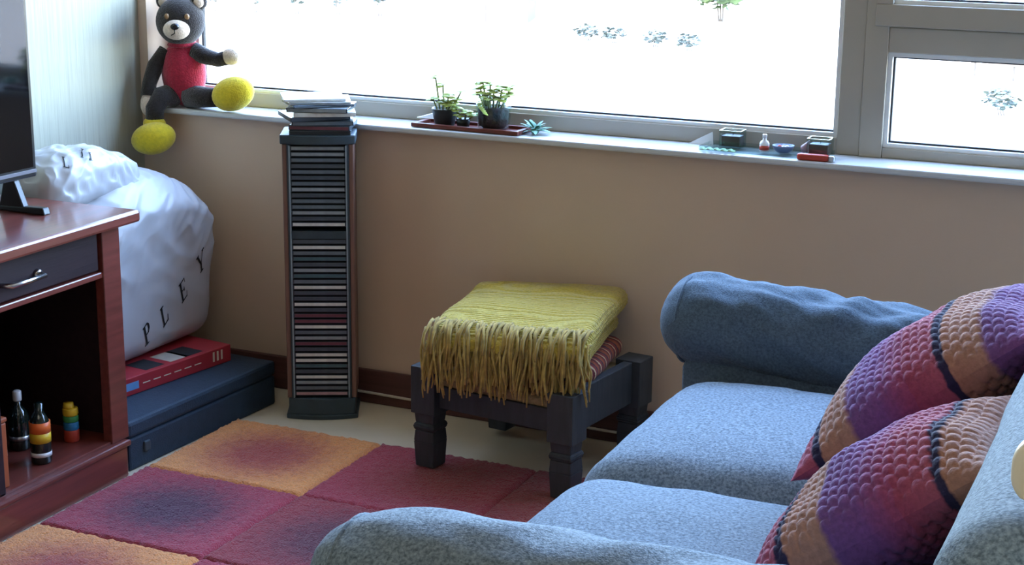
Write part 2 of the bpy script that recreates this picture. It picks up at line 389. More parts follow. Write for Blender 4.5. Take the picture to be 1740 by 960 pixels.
# ================================================================== outside, one storey below
M['yard'] = mat('pale_yard', '8E887E', 0.9, 0.06, 0.4)
M['leaf_out'] = mat('garden_leaf', '3C4A28', 0.8, 0.3, 3)
M['leaf_out2'] = mat('hedge_leaf', '323C36', 0.8, 0.3, 3)
M['bark'] = mat('bark', '4E463E', 0.9, 0.2, 10)
M['leaf_faded'] = mat('faded_leaf', '38403C', 0.8, 0.2, 3)
M['shed_door'] = mat('shed_door', '8A8480', 0.7, 0.1, 3)
M['render_pale'] = mat('pale_render', '4A4440', 0.9, 0.05, 1)
M['roof_tile'] = mat('roof_sheet', '453A38', 0.8, 0.1, 2)
struct(bxo('ground', 'yard', -90, 60, 0.4, 130, -3.1, -3.0), 'sun-bleached pale yard outside the windows', 'ground')
def bush(name, loc, r, h, label, m_, n=220, trunk=True, group=None):
    root = thing(name, label, 'plant', loc, group=group)
    rnd = random.Random(int(abs(loc[0] * 31 + loc[1] * 17)))
    L = MB()
    for i in range(n):
        th = rnd.uniform(0, 2 * PI); u = rnd.uniform(-1, 1); q = math.sqrt(1 - u * u); k = rnd.uniform(0.55, 1.0)
        c = Vector((r * k * q * math.cos(th), r * k * q * math.sin(th), h * 0.6 + h * 0.4 * k * u))
        sx = rnd.uniform(0.12, 0.26) * r
        e = Matrix.Rotation(rnd.uniform(0, PI), 3, 'Z') @ Matrix.Rotation(rnd.uniform(-1, 1), 3, 'X')
        L.add([c + e @ Vector(p) * sx for p in ((-1, 0, 0), (0, -0.6, 0.1), (1, 0, 0.25), (0, 0.6, 0.1))], [(0, 1, 2, 3)])
    L.build('foliage', m_, root, fix=False)
    T_ = MB()
    for k in range(3): T_.tube([(0.05 * k, 0, 0), (0.1 * r * (k - 1), 0.05 * r, h * 0.35), (0.4 * r * (k - 1), 0.1 * r * k, h * 0.7)], [0.03 * r, 0.025 * r, 0.012 * r], 6)
    T_.build('stem', 'bark', root)
bush('garden_tree', (-14.3, 42.5, -3), 0.95, 1.7, 'round leafy bush standing alone in the bleached yard', 'leaf_out')
for i in range(8):
    x = -32 + i * 1.22; y = 36.8 + 0.3 * i
    bush('hedge_bush', (x, y, -3), 0.46, 1.2, 'low grey-green hedge bush in the row across the yard', 'leaf_out2', 120, group='hedge across the yard')
for k, (x, y) in enumerate(((-15.6, 35.6), (-14.8, 35.3), (-13.6, 35.0), (-12.6, 34.6))):
    bush('yard_shrub', (x, y, -3), 0.36, 0.42, 'small faded shrub in the short row %s' % ('nearest the lone bush', 'second along from the lone bush', 'third along from the lone bush', 'farthest along from the lone bush')[k], 'leaf_faded', 150, group='short row of faded shrubs')
shed = thing('low_shed', 'low pale shed with a sloping sheet roof beyond the yard', 'shed', (-20.6, 39.5, -3), rz=0.3)
bxo('wall', 'render_pale', -1.6, 1.6, -1, 1, 0, 1.5, shed)
MB().add([(-1.8, -1.2, 1.45), (1.8, -1.2, 1.45), (1.8, 1.2, 1.9), (-1.8, 1.2, 1.9), (-1.8, -1.2, 1.53), (1.8, -1.2, 1.53), (1.8, 1.2, 1.98), (-1.8, 1.2, 1.98)], [(0, 3, 2, 1), (4, 5, 6, 7), (0, 1, 5, 4), (1, 2, 6, 5), (2, 3, 7, 6), (3, 0, 4, 7)]).build('roof', 'roof_tile', shed)
bxo('door', 'shed_door', -0.4, 0.4, -1.02, -1.0, 0, 1.2, shed)
def shrub_line(x, y, lab):
    bush('low_shrub', (x, y, -3), 0.36, 0.5, lab, 'leaf_out2', 140)
shrub_line(-4.2, 27.2, 'lone low shrub in the yard seen through the hinged window')
fn_ = thing('rail_fence', 'thin dark leaning rail fence in the yard beyond the hinged window', 'fence', (-5.6, 33.0, -3), rz=-0.5)
for k in range(3): bxo('post', 'bark', k * 1.0 - 0.04, k * 1.0 + 0.04, -0.04, 0.04, 0, 0.7, fn_)
for k in range(2): bxo('rail', 'bark', -0.1, 2.1, -0.03, 0.03, 0.3 + 0.28 * k, 0.36 + 0.28 * k, fn_)

# ================================================================== sofa
sofa = thing('sofa', 'grey-blue fabric two-seat sofa with rolled arms', 'sofa', (-0.5, -1.21, 0))
def nz(p, s, seed=0.0): return noise.noise(Vector((p[0] * s[0] + seed, p[1] * s[1] - seed, p[2] * s[2])))
# base frame under the cushions
bs = MB(); bs.soft((-0.50, -1.21, 0.16), (0.36, 0.56, 0.11), 0.03, 10); bs.build('base', 'sofa', sofa, world=True)
def cushion(yc, seed):
    def fn(q, p):
        ex = 1 - min(1, abs(q.x) / 0.31) ** 3; ey = 1 - min(1, abs(q.y) / 0.265) ** 3
        if q.z > 0: q.z += 0.030 * max(0, ex) * max(0, ey)
        q.z += 0.004 * nz(q, (9, 9, 9), seed) + 0.002 * nz(q, (30, 30, 20), seed)
        q.x += 0.006 * nz(q, (6, 9, 9), seed + 4)
        return q
    mb = MB(); mb.soft((-0.575, yc, 0.325), (0.325, 0.268, 0.088), (0.085, 0.075, 0.075), 26, fn)
    mb.build('seat_cushion', 'sofa', sofa, world=True)
cushion(-0.945, 1.0); cushion(-1.475, 5.0)
def arm(yc, seed, droop, CL, cloth, soft):
    """side +1: outer side towards +y"""
    R0 = 0.090; xf, xb = -0.962, -0.22
    mb = MB()
    def fn(u, v):
        # u around, v along x from the front
        t = v
        if t < 0.22:
            a = t / 0.22 * PI / 2; x = xf + CL * (1 - math.cos(a)); k = math.sin(a) ** 0.85
        else:
            x = xf + CL + (t - 0.22) / 0.78 * (xb - xf - CL); k = 1
        al = 2 * PI * u; zc = 0.486 - droop * max(0, (x - xf - 0.1))
        r = R0 * k * (1 + 0.02 * math.cos(2 * al))
        p = Vector((x, yc + r * 1.06 * math.cos(al), zc + r * math.sin(al)))
        d = 0.010 * noise.noise(Vector((x * 9 + math.sin(al) * 2.2 + seed, math.cos(al) * 2.5, seed))) + 0.004 * noise.noise(Vector((x * 26 + math.sin(al) * 5, math.cos(al) * 6 + seed, 1.0)))
        # pulled folds of the loose cover, radiating on the upper side
        d += 0.0065 * max(0, math.sin(al)) * math.sin(x * 42 + 4.5 * al + 3 * noise.noise(Vector((x * 5, al, seed)))) * min(1, max(0, (x - xf - 0.12) * 4))
        d *= k * soft
        p.y += d * math.cos(al); p.z += d * math.sin(al)
        return p
    mb.grid(fn, 72, 90, True, True)
    # end discs are closed by the collapsing radius; add the gathered seam ring near the front
    mb.soft((-0.56, yc, 0.235), (0.345, 0.080, 0.205), (0.03, 0.03, 0.03), 10)
    a_ = mb.build('armrest', cloth, sofa, world=True)
    ring = []; dx = 0.05; kk = math.sin(math.acos(1 - dx / CL)) ** 0.85
    for k in range(37):
        al = 2 * PI * k / 36; rr = R0 * kk; ring.append((xf + dx, yc + rr * 1.075 * math.cos(al), 0.486 + rr * 0.985 * math.sin(al)))
    MB().tube(ring, 0.0030, 6).build('piping', cloth, a_, world=True)
arm(-0.585, 2.0, 0.07, 0.095, 'sofa_arm_shade', 1.0); arm(-1.835, 7.0, -0.01, 0.18, 'sofa', 0.4)
# back: thick rounded roll, seen from above and behind
def backfn(q, p):
    q.x += 0.05 * (q.z + 0.30)            # leans outwards towards the top
    d = 0.006 * nz(q, (7, 5, 7), 3.0) + 0.003 * nz(q, (22, 14, 18), 9.0)
    q.x += d; q.z += 0.7 * d
    if q.z > 0: q.z += 0.030 * (q.y + 0.785) / 1.57
    return q
bk = MB(); bk.soft((-0.150, -1.24, 0.415), (0.105, 0.785, 0.325), (0.085, 0.05, 0.085), 30, backfn); bk.build('backrest', 'sofa', sofa, world=True)
for x in (-0.80, -0.16):
    for y in (-0.60, -1.83):
        MB().lathe([(0.018, 0.0), (0.022, 0.005), (0.028, 0.06)], (x, y, 0), 14).build('foot', 'dark_wood', sofa, world=True)

# ------------------------------------------------------------------ knitted cushions
PERIOD = 0.215
STOPS = [(0.0, '94405A'), (0.225, '9E5062'), (0.24, '2A2440'), (0.285, '2A2440'), (0.30, 'A27460'), (0.53, 'A27A6A'), (0.57, '704A7E'), (0.78, '764880'), (0.96, '904264')]
def knit(name, label, loc, u_dir, w_dir, half, thick, off, stops):
    """u_dir: up along the face, w_dir: along the sofa"""
    u = Vector(u_dir).normalized(); wv = Vector(w_dir); wv = (wv - u * wv.dot(u)).normalized(); nrm = wv.cross(u)
    root_m = Matrix((( wv.x, u.x, nrm.x), (wv.y, u.y, nrm.y), (wv.z, u.z, nrm.z)))
    ob = None; mb = MB(); N = 150
    for sgn in (1, -1):
        def fn(a, b_):
            U = 2 * a - 1; V = 2 * b_ - 1
            pin = 0.075
            x = half * U * (1 - pin * (1 - V * V) * 1.0 * abs(U) ** 3 + 0.02 * V * V); y = half * V * (1 - pin * (1 - U * U) * abs(V) ** 3 + 0.02 * U * U)
            e = max(0.0, (1 - U * U)) ** 0.55 * max(0.0, (1 - V * V)) ** 0.55
            z = thick * e
            # bobble knit: hexagonal grid of round stitches
            s = 0.0175; r_ = y / (s * 0.866); row = math.floor(r_ + 0.5); xx = x / s + 0.5 * (row % 2)
            dx = xx - math.floor(xx + 0.5); dy = (r_ - row) * 0.866
            bob = max(0.0, 1 - (dx * dx + dy * dy) / 0.25) ** 0.5
            z += 0.0052 * bob * min(1, e * 4) + 0.008 * nz((x, y, 0), (12, 12, 1), off * 9) * min(1, e * 3)
            return Vector((x, y, sgn * z))
        mb.grid(fn, N, N)
    ob = mb.build(name, stripe_mat(name + '_wool', 'Y', PERIOD, off, stops, bscale=160, bump=0.5, interp='LINEAR'), None)
    ob.matrix_world = Matrix.Translation(loc) @ root_m.to_4x4()
    loc_, rot_, _ = ob.matrix_world.decompose(); ob.location = loc_; ob.rotation_euler = rot_.to_euler()
    return tag(ob, label, 'cushion', 'knitted cushions on the sofa')
UD = (0.776, 0.0, 0.63); WD = (0.10, 0.99, 0.0)
knit('knitted_cushion', 'striped knitted cushion beside the near rolled arm, overlapping its twin', (-0.345, -1.50, 0.553), UD, WD, 0.178, 0.078, 0.148, STOPS)
knit('knitted_cushion', 'striped knitted cushion beside the rolled arm at the window wall', (-0.365, -1.10, 0.592), UD, WD, 0.195, 0.085, 0.200, STOPS)

# ------------------------------------------------------------------ rug of dyed squares
rug = thing('rug', 'shaggy rug of orange, crimson and purple squares', 'rug', (-1.5, -1.0, 0))
xs = [-2.128, -1.735, -1.345, -0.955]; ys = [-0.285, -0.64, -1.0, -1.36, -1.72]
ORG, RED, MAG, PUR, CRI, DPU = 'E0975A', 'A04A42', 'A03E4C', '523042', '923A40', '5C2F3A'
cols = {(0, 0): (ORG, RED), (0, 1): (MAG, PUR), (0, 2): (ORG, RED), (0, 3): (MAG, PUR), (1, 0): (MAG, CRI), (1, 1): (CRI, DPU), (1, 2): (MAG, CRI), (1, 3): (ORG, RED), (2, 0): (CRI, RED), (2, 1): (ORG, RED), (2, 2): (MAG, PUR), (2, 3): (CRI, DPU)}
for i in range(3):
    for j in range(4):
        x0, x1, y1, y0 = xs[i], xs[i + 1], ys[j], ys[j + 1]
        cx, cy = (x0 + x1) / 2, (y0 + y1) / 2; hx, hy = (x1 - x0) / 2, (y1 - y0) / 2
        mb = MB(); n = 56; rnd = random.Random(i * 9 + j)
        def fn(a, b_):
            x = (2 * a - 1) * hx; y = (2 * b_ - 1) * hy
            e = min(1, (1 - max(abs(2 * a - 1), abs(2 * b_ - 1))) * 30)
            return Vector((x, y, 0.004 + 0.010 * e ** 0.5 + rnd.uniform(-0.0022, 0.0022)))
        mb.grid(fn, n, n)
        mb.box(-hx, hx, -hy, hy, 0.0005, 0.004)
        pb = mb.build('square', patch_mat('rug_square', *cols[(i, j)], 0.235), rug, fix=False)
        pb.location = (cx + 1.5, cy + 1.0, 0)

# ------------------------------------------------------------------ stool
TH = math.radians(-7.5)
stool = thing('stool', 'low black wooden stool with turned square legs', 'stool', (-1.377, -0.243, 0), rz=TH)
HX, HY = 0.172, 0.148
for sx in (-1, 1):
    for sy in (-1, 1):
        lg = MB(); x, y = sx * HX, sy * HY
        def sq(r0, z0, r1, z1):
            vs = [(x + a * r, y + b_ * r, z) for r, z in ((r0, z0), (r1, z1)) for a, b_ in ((-1, -1), (1, -1), (1, 1), (-1, 1))]
            lg.add(vs, [(3, 2, 1, 0), (4, 5, 6, 7), (0, 1, 5, 4), (1, 2, 6, 5), (2, 3, 7, 6), (3, 0, 4, 7)])
        sq(0.0235, 0.0172, 0.0265, 0.075); sq(0.0265, 0.075, 0.0245, 0.100); sq(0.0245, 0.100, 0.0275, 0.106); sq(0.0275, 0.106, 0.0275, 0.112); sq(0.0275, 0.112, 0.0235, 0.118); sq(0.0235, 0.118, 0.0255, 0.140); sq(0.031, 0.140, 0.031, 0.247)
        lg.build('leg', 'dark_wood', stool, 0.002)
for sy in (-1, 1): bxo('apron', 'dark_wood', -HX + 0.03, HX - 0.03, sy * HY - 0.011, sy * HY + 0.011, 0.155, 0.205, stool, 0.002)
for sx in (-1, 1): bxo('apron', 'dark_wood', sx * HX - 0.011, sx * HX + 0.011, -HY + 0.03, HY - 0.03, 0.150, 0.244, stool, 0.002)
st = MB(); st.soft((0, 0, 0.214), (HX - 0.012, HY + 0.006, 0.016), 0.014, 10); st.build('seat', 'beige_seat', stool)

# striped cloth and throw
M['stripes'] = stripe_mat('striped_cloth', 'Y', 0.042, 0.4, [(0.0, 'A0563C'), (0.3, '6E2F33'), (0.5, 'D0B490'), (0.62, '8A3B3A'), (0.85, '4A3A44')], bscale=240)
sc1 = thing('striped_cloth', 'folded orange and maroon striped cloth lying under the yellow throw', 'cloth', (-1.375, -0.235, 0.231), rz=math.radians(6))
def wob(a, s, seed):
    def f(q, p):
        q.z += a * nz(q, s, seed); q.x += a * nz(q, s, seed + 7); q.y += a * nz(q, s, seed + 3); return q
    return f
sm = MB(); sm.soft((0.010, 0.02, 0.0245), (0.152, 0.135, 0.024), (0.03, 0.03, 0.022), 16, wob(0.006, (12, 12, 12), 2)); sm.build('fold', 'stripes', sc1)
throw = thing('throw_blanket', 'folded olive-yellow woven throw with long tasselled fringe on the stool', 'blanket', (-1.39, -0.24, 0.283), rz=math.radians(9))
def fold(cx, cy, cz, hx, hy, hz, seed, sag):
    def f(q, p):
        yy = q.y / hy
        q.z += 0.006 * nz(q, (9, 9, 9), seed) - sag * max(0, -yy) ** 2.2 - 0.5 * sag * max(0, -q.x / hx) ** 3
        q.x += 0.006 * nz(q, (9, 9, 9), seed + 5); q.y += 0.005 * nz(q, (9, 9, 9), seed + 2)
        # woven ribs
        q.z += 0.0011 * math.sin(q.y * 2 * PI / 0.0085) * (1 if q.z > 0 else 0)
        q.x += 0.0012 * math.sin(q.z * 2 * PI / 0.0085) * (1 if abs(q.x) > hx * 0.8 else 0)
        return q
    return MB().soft((cx, cy, cz), (hx, hy, hz), (hz * 0.98, hz * 0.98, hz * 0.96), 80, f)
fold(-0.005, 0.0, 0.022, 0.168, 0.190, 0.023, 11, 0.016).build('lower_fold', 'yellow', throw)
fold(0.0, 0.0, 0.068, 0.178, 0.205, 0.025, 21, 0.026).build('upper_fold', 'yellow', throw)
fg = MB(); rnd = random.Random(3)
def strand(x, y, z, out, drop, tw, r):
    pts = []; n = 9
    for i in range(n):
        t = i / (n - 1); ph = t * tw
        pts.append((x + out[0] * t + 0.004 * math.sin(ph * 5 + x * 300), y + out[1] * min(1, t * 2.2) + 0.003 * math.sin(ph * 6 + y * 100), z + 0.006 * math.sin(min(1, t * 3) * PI) - drop * t ** 1.25))
    fg.tube(pts, [r] * (n - 1) + [r * 0.7], 5)
for i in range(120):
    x = -0.175 + 0.35 * i / 119 + rnd.uniform(-0.004, 0.004)
    strand(x, -0.175 + rnd.uniform(-0.012, 0.012), 0.066 + rnd.uniform(-0.004, 0.006), (rnd.uniform(-0.016, 0.016), -0.032 + rnd.uniform(-0.012, 0.006)), rnd.uniform(0.085, 0.135), rnd.uniform(0.5, 1.6), rnd.uniform(0.0020, 0.0030))
for i in range(90):
    x = -0.175 + 0.35 * i / 89 + rnd.uniform(-0.004, 0.004)
    strand(x, -0.180 + rnd.uniform(-0.008, 0.008), 0.036 + rnd.uniform(-0.004, 0.01), (rnd.uniform(-0.014, 0.014), -0.018 + rnd.uniform(-0.008, 0.004)), rnd.uniform(0.07, 0.115), rnd.uniform(0.5, 1.6), rnd.uniform(0.0019, 0.0027))
for i in range(34):      # left corner
    y = -0.18 + 0.12 * i / 33
    strand(-0.150, y, 0.062 + rnd.uniform(-0.004, 0.006), (-0.030 + rnd.uniform(-0.01, 0.006), rnd.uniform(-0.012, 0.004)), rnd.uniform(0.08, 0.13), rnd.uniform(0.5, 1.6), rnd.uniform(0.0020, 0.0030))
for i in range(64):      # knotted heads of the tassels lying over the edge
    x = -0.172 + 0.344 * i / 63 + rnd.uniform(-.003, .003); y = -0.150 + rnd.uniform(-.016, .012); w_ = rnd.uniform(-.012, .012); r = rnd.uniform(.0026, .0038); dr = rnd.uniform(.03, .10)
    pts = [(x, y, .084), (x + w_ * .3, y - .018, .0855), (x + w_ * .6 + .003 * math.sin(i), y - .036, .081), (x + w_, y - .050, .068), (x + w_ * 1.2, y - .058, .068 - dr * .4), (x + w_ * .9 + .004 * math.sin(i * 2.3), y - .060, .068 - dr)]
    fg.tube(pts, [r * .8, r, r, r * .95, r * .9, r * .6], 6)
f_ = fg.build('fringe', 'fringe', throw, fix=False); f_['kind'] = 'stuff'

# ================================================================== disc tower
TZ = math.radians(27)
tower = thing('disc_tower', 'tall narrow disc rack with brown sides and slate plinth', 'disc rack', (-1.993, -0.108, 0), rz=TZ)
TW, TD = 0.0825, 0.062
def bow(w_, d_, b_, n=14):
    """outline with a bowed front (towards -y)"""
    return [(w_, d_), (-w_, d_)] + [(-w_ + 2 * w_ * i / n, -d_ - b_ * (1 - (2 * i / n - 1) ** 2)) for i in range(n + 1)]
MB().prism(bow(TW + 0.003, TD, 0.016), 0.0, 0.012).prism(bow(TW - 0.003, TD, 0.012), 0.012, 0.052).build('plinth', 'tower_slate', tower, 0.002)
MB().prism(bow(TW + 0.005, TD, 0.014), 0.668, 0.690).build('top_cap', 'tower_slate', tower, 0.003)
for s in (-1, 1):
    a, b_ = sorted((s * TW, s * (TW - 0.011)))
    bxo('side_panel', 'tower_wood', a, b_, -TD, TD, 0.052, 0.668, tower, 0.002)
    a, b_ = sorted((s * (TW - 0.0112), s * 0.0665))
    rl = bxo('slot_rail', 'tower_slate', a, b_, -TD - 0.004, TD, 0.052, 0.668, tower, 0.001)
    a, b_ = sorted((s * 0.0672, s * 0.0640))
    bxo('rail_edge', 'slot_edge', a, b_, -TD - 0.006, -TD + 0.004, 0.054, 0.666, tower)
bxo('back_panel', 'tower_slate', -TW + 0.0112, TW - 0.0112, TD - 0.006, TD, 0.052, 0.668, tower)
bxo('divider', 'tower_slate', -0.064, 0.064, -TD - 0.002, TD - 0.006, 0.444, 0.462, tower)
ORD = ['topmost', 'second', 'third', 'fourth', 'fifth', 'sixth', 'seventh', 'eighth', 'ninth', 'tenth', 'eleventh', 'twelfth', 'thirteenth', 'fourteenth', 'fifteenth', 'sixteenth', 'seventeenth', 'eighteenth', 'nineteenth', 'twentieth', 'twenty-first', 'twenty-second', 'twenty-third', 'twenty-fourth', 'twenty-fifth', 'twenty-sixth', 'twenty-seventh', 'twenty-eighth', 'twenty-ninth', 'thirtieth']
SP = {'dark': '434E5A', 'slate': '5E6C78', 'grey': '8C98A0', 'white': 'D2D6D4', 'maroon': '6B3B48', 'black': '1E242A', 'teal': '3E5F68', 'pink': 'A88A90'}
for k, v in SP.items(): M['spine_' + k] = mat('disc_spine_' + k, v, 0.35, 0.12, 60)
case_proto = MB().box(-0.0635, 0.0635, -TD - 0.001, TD - 0.018, 0.0, 0.0102).build('disc_case', 'case_plastic', None, 0.0006)
cme = case_proto.data; bpy.data.objects.remove(case_proto)
sme = {}
for k in SP:
    q = MB().box(-0.0605, 0.0605, -TD - 0.0022, -TD - 0.0008, 0.0018, 0.0086).build('spine', 'spine_' + k); sme[k] = q.data; bpy.data.objects.remove(q)
up = ['grey', 'grey', 'slate', 'dark', 'slate', 'dark', 'slate', 'grey', 'dark', 'slate', 'slate', 'grey', 'dark', 'white']
lo = ['dark', 'white', 'slate', 'teal', 'dark', 'grey', 'teal', 'slate', 'white', 'dark', 'dark', 'white', 'dark', 'maroon', 'maroon', 'white', 'slate', 'grey', 'maroon', 'dark', 'white', 'white', 'teal', 'dark', 'white', 'grey', 'slate', 'pink']
def case_in_tower(z, spine, lab):
    ob = bpy.data.objects.new('disc_case', cme); COL.objects.link(ob)
    ob.location = (-1.993 - 0.0 + 0, -0.108, z); ob.rotation_euler = (0, 0, TZ)
    tag(ob, lab, 'disc case', 'disc cases in the rack')
    s_ = bpy.data.objects.new('spine', sme[spine]); COL.objects.link(s_); s_.parent = ob
for i, c in enumerate(up): case_in_tower(0.6535 - i * 0.01385, c, '%s-spined disc case, %s in the upper part of the rack' % (c, ORD[i]))
for i, c in enumerate(lo): case_in_tower(0.4320 - i * 0.01385, c, '%s-spined disc case, %s below the rack divider' % (c, ORD[i] if i else 'first'))
# loose pile on the cap
pile = ['black', 'maroon', 'slate', 'dark', 'white', 'grey', 'slate', 'grey', 'white']
z = 0.6902; pr = random.Random(5)
for i, c in enumerate(pile):
    th = 0.0102 if i < 6 else 0.0062
    k = thing('disc_case', 'loose %s disc case on top of the rack, %s from the bottom of its pile' % (c, 'first' if i == 0 else ORD[i]) if i < 8 else 'white paper disc sleeve lying on top of the pile on the rack', 'disc case', (-1.993 + pr.uniform(-.012, .016), -0.112 + pr.uniform(-.006, .008), z), rz=TZ + [0.02, -0.1, 0.06, 0.32, 0.1, -0.12, 0.3, 0.10, 0.16][i], group='loose disc cases piled on the rack')
    bxo('case', 'case_plastic' if i < 7 and c != 'white' else 'spine_white', -0.071, 0.071, -0.0625, 0.0625, 0.0, th, k, 0.0006)
    bxo('spine', 'spine_' + c, -0.068, 0.068, -0.0637, -0.0624, 0.0016, th - 0.0014, k)
    if i >= 3: bxo('cover', 'spine_' + c if i < 8 else 'spine_white', -0.066, 0.068, -0.059, 0.059, th - 0.0004, th + 0.0003, k)
    z += th + 0.0004

# ================================================================== media cabinet
cab = thing('media_cabinet', 'mahogany television cabinet with drawer over an open shelf', 'cabinet', (-2.35, -1.15, 0))
CY0, CY1 = -1.72, -0.665
F = -2.155
bxo('plinth', 'mahogany', -2.54, -2.143, CY0 - 0.015, CY1 - 0.016 + 0.0, 0.0, 0.070, cab, 0.004, True)
bxo('plinth_moulding', 'mahogany', -2.545, -2.136, CY0 - 0.02, CY1 - 0.010, 0.070, 0.084, cab, 0.005, True)
bxo('top', 'mahogany', -2.545, -2.112, CY0 - 0.03, -0.640, 0.562, 0.588, cab, 0.006, True)
for y in (CY0, CY1 - 0.020, -1.07): bxo('side_panel', 'mahogany_dark_shade', -2.54, F, y, y + 0.020, 0.084, 0.562, cab, 0.002, True)  # same wood as the top, interior shade painted into the colour
bxo('back_panel', 'mahogany_dark_shade', -2.54, -2.53, CY0, CY1, 0.084, 0.562, cab, 0, True)
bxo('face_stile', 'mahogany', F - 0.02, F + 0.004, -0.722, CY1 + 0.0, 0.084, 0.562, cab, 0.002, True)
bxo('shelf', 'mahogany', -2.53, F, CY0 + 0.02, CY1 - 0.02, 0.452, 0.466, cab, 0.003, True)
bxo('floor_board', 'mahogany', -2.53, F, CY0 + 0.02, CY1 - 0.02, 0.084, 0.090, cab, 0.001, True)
dr = bxo('drawer', 'mahogany_dark_shade', F - 0.018, F - 0.002, -1.045, -0.730, 0.470, 0.556, cab, 0.003, True)
hd = MB().tube([(F - 0.004, -0.92, 0.506), (F + 0.022, -0.925, 0.506), (F + 0.024, -0.97, 0.506), (F + 0.024, -1.02, 0.506), (F - 0.004, -1.03, 0.506)], 0.0055, 10)
hd.lathe([(0.010, 0), (0.011, 0.004), (0.008, 0.010)], (0, 0, 0), 14, Matrix.Translation((F - 0.004, -0.92, 0.506)) @ Matrix.Rotation(PI / 2, 4, 'Y'))
hd.build('handle', 'chrome', dr, world=True)
bxo('door', 'mahogany', F - 0.018, F - 0.001, -1.71, -1.075, 0.092, 0.556, cab, 0.004, True)

# things on its open shelf
M['orange_wood'] = mat('orange_wood', '9A4E2C', 0.5, 0.15, 12, stretch=(4, 4, .5))
M['dark_glass'] = mat('dark_bottle_glass', '14201C', 0.08, 0.1, 10, spec=0.7)
M['silver'] = mat('silver_foil', 'C5C7C9', 0.3, 0.08, 30, metal=0.9)
M['white_cap'] = mat('white_plastic', 'DADADA', 0.4, 0.04, 20)
for k, v in {'yellow_paint': 'D6B02E', 'green_paint': '3E8A4A', 'blue_paint': '2D78A8', 'red_paint': 'B2402E', 'orange_paint': 'D9682E', 'clear_plastic': '9AA3A0'}.items(): M[k] = mat(k, v, 0.4, 0.08, 30)
S0 = 0.0902
bb = thing('wooden_box', 'upright orange-brown wooden box on the cabinet shelf', 'box', (-2.19, -1.034, S0))
bxo('body', 'orange_wood', -0.02, 0.02, -0.013, 0.013, 0, 0.135, bb, 0.003)
bxo('lid', 'orange_wood', -0.022, 0.022, -0.0145, 0.0145, 0.136, 0.146, bb, 0.003)
MB().lathe([(0.006, 0), (0.007, 0.006), (0.003, 0.01)], (0.0, 0.0, 0.146), 12).build('knob', 'white_cap', bb)
rs = thing('striped_jar', 'small rainbow-striped cylinder on the cabinet shelf', 'jar', (-2.235, -0.752, S0))
zz = 0
for nm, c, h in (('red_band', 'red_paint', 0.026), ('blue_band', 'blue_paint', 0.018), ('green_band', 'green_paint', 0.014), ('yellow_band', 'yellow_paint', 0.016)):
    MB().lathe([(0.0155, zz), (0.0165, zz + 0.002), (0.0165, zz + h - 0.002), (0.0155, zz + h)], (0, 0, 0), 18).build(nm, c, rs); zz += h
MB().lathe([(0.011, zz), (0.012, zz + 0.002), (0.0105, zz + 0.012)], (-0.002, -0.003, 0), 16).build('cap', 'yellow_paint', rs)
fb = thing('label_bottle', 'small bottle with an orange and yellow label on the cabinet shelf', 'bottle', (-2.205, -0.885, S0))
fb.scale = (1.12, 1.12, 1.15)
MB().lathe([(0.017, 0), (0.019, 0.003), (0.019, 0.075), (0.012, 0.09), (0.008, 0.096), (0.008, 0.112)], (0, 0, 0), 20).build('body', 'dark_glass', fb)
MB().lathe([(0.0194, 0.040), (0.0194, 0.058)], (0, 0, 0), 20).build('label_lower', 'yellow_paint', fb)
MB().lathe([(0.0194, 0.058), (0.0194, 0.078)], (0, 0, 0), 20).build('label_upper', 'orange_paint', fb)
MB().lathe([(0.0194, 0.014), (0.0194, 0.022)], (0, 0, 0), 20).build('label_band', 'white_cap', fb)
for i, (x, y, r, h, cap, lab) in enumerate(((-2.26, -0.965, 0.028, 0.15, 'silver', 'tall dark glass bottle with silver cap on the cabinet shelf'), (-2.33, -0.90, 0.026, 0.17, 'silver', 'dark glass bottle with silver foil neck at the back of the cabinet shelf'), (-2.30, -0.84, 0.022, 0.115, 'white_cap', 'squat dark bottle with white cap behind the labelled bottle'))):
    t_ = thing('glass_bottle', lab, 'bottle', (x, y, S0), group='bottles on the cabinet shelf')
    MB().lathe([(r * .9, 0), (r, 0.004), (r, h * .62), (r * .75, h * .74), (r * .34, h * .84), (r * .32, h)], (0, 0, 0), 20).build('body', 'dark_glass', t_)
    MB().lathe([(r * .40, h * .93), (r * .42, h * .94), (r * .42, h + .012), (r * .3, h + .014)], (0, 0, 0), 16).build('cap', cap, t_)
    MB().lathe([(r * 1.01, h * .2), (r * 1.01, h * .28)], (0, 0, 0), 20).build('label_band', 'silver', t_)

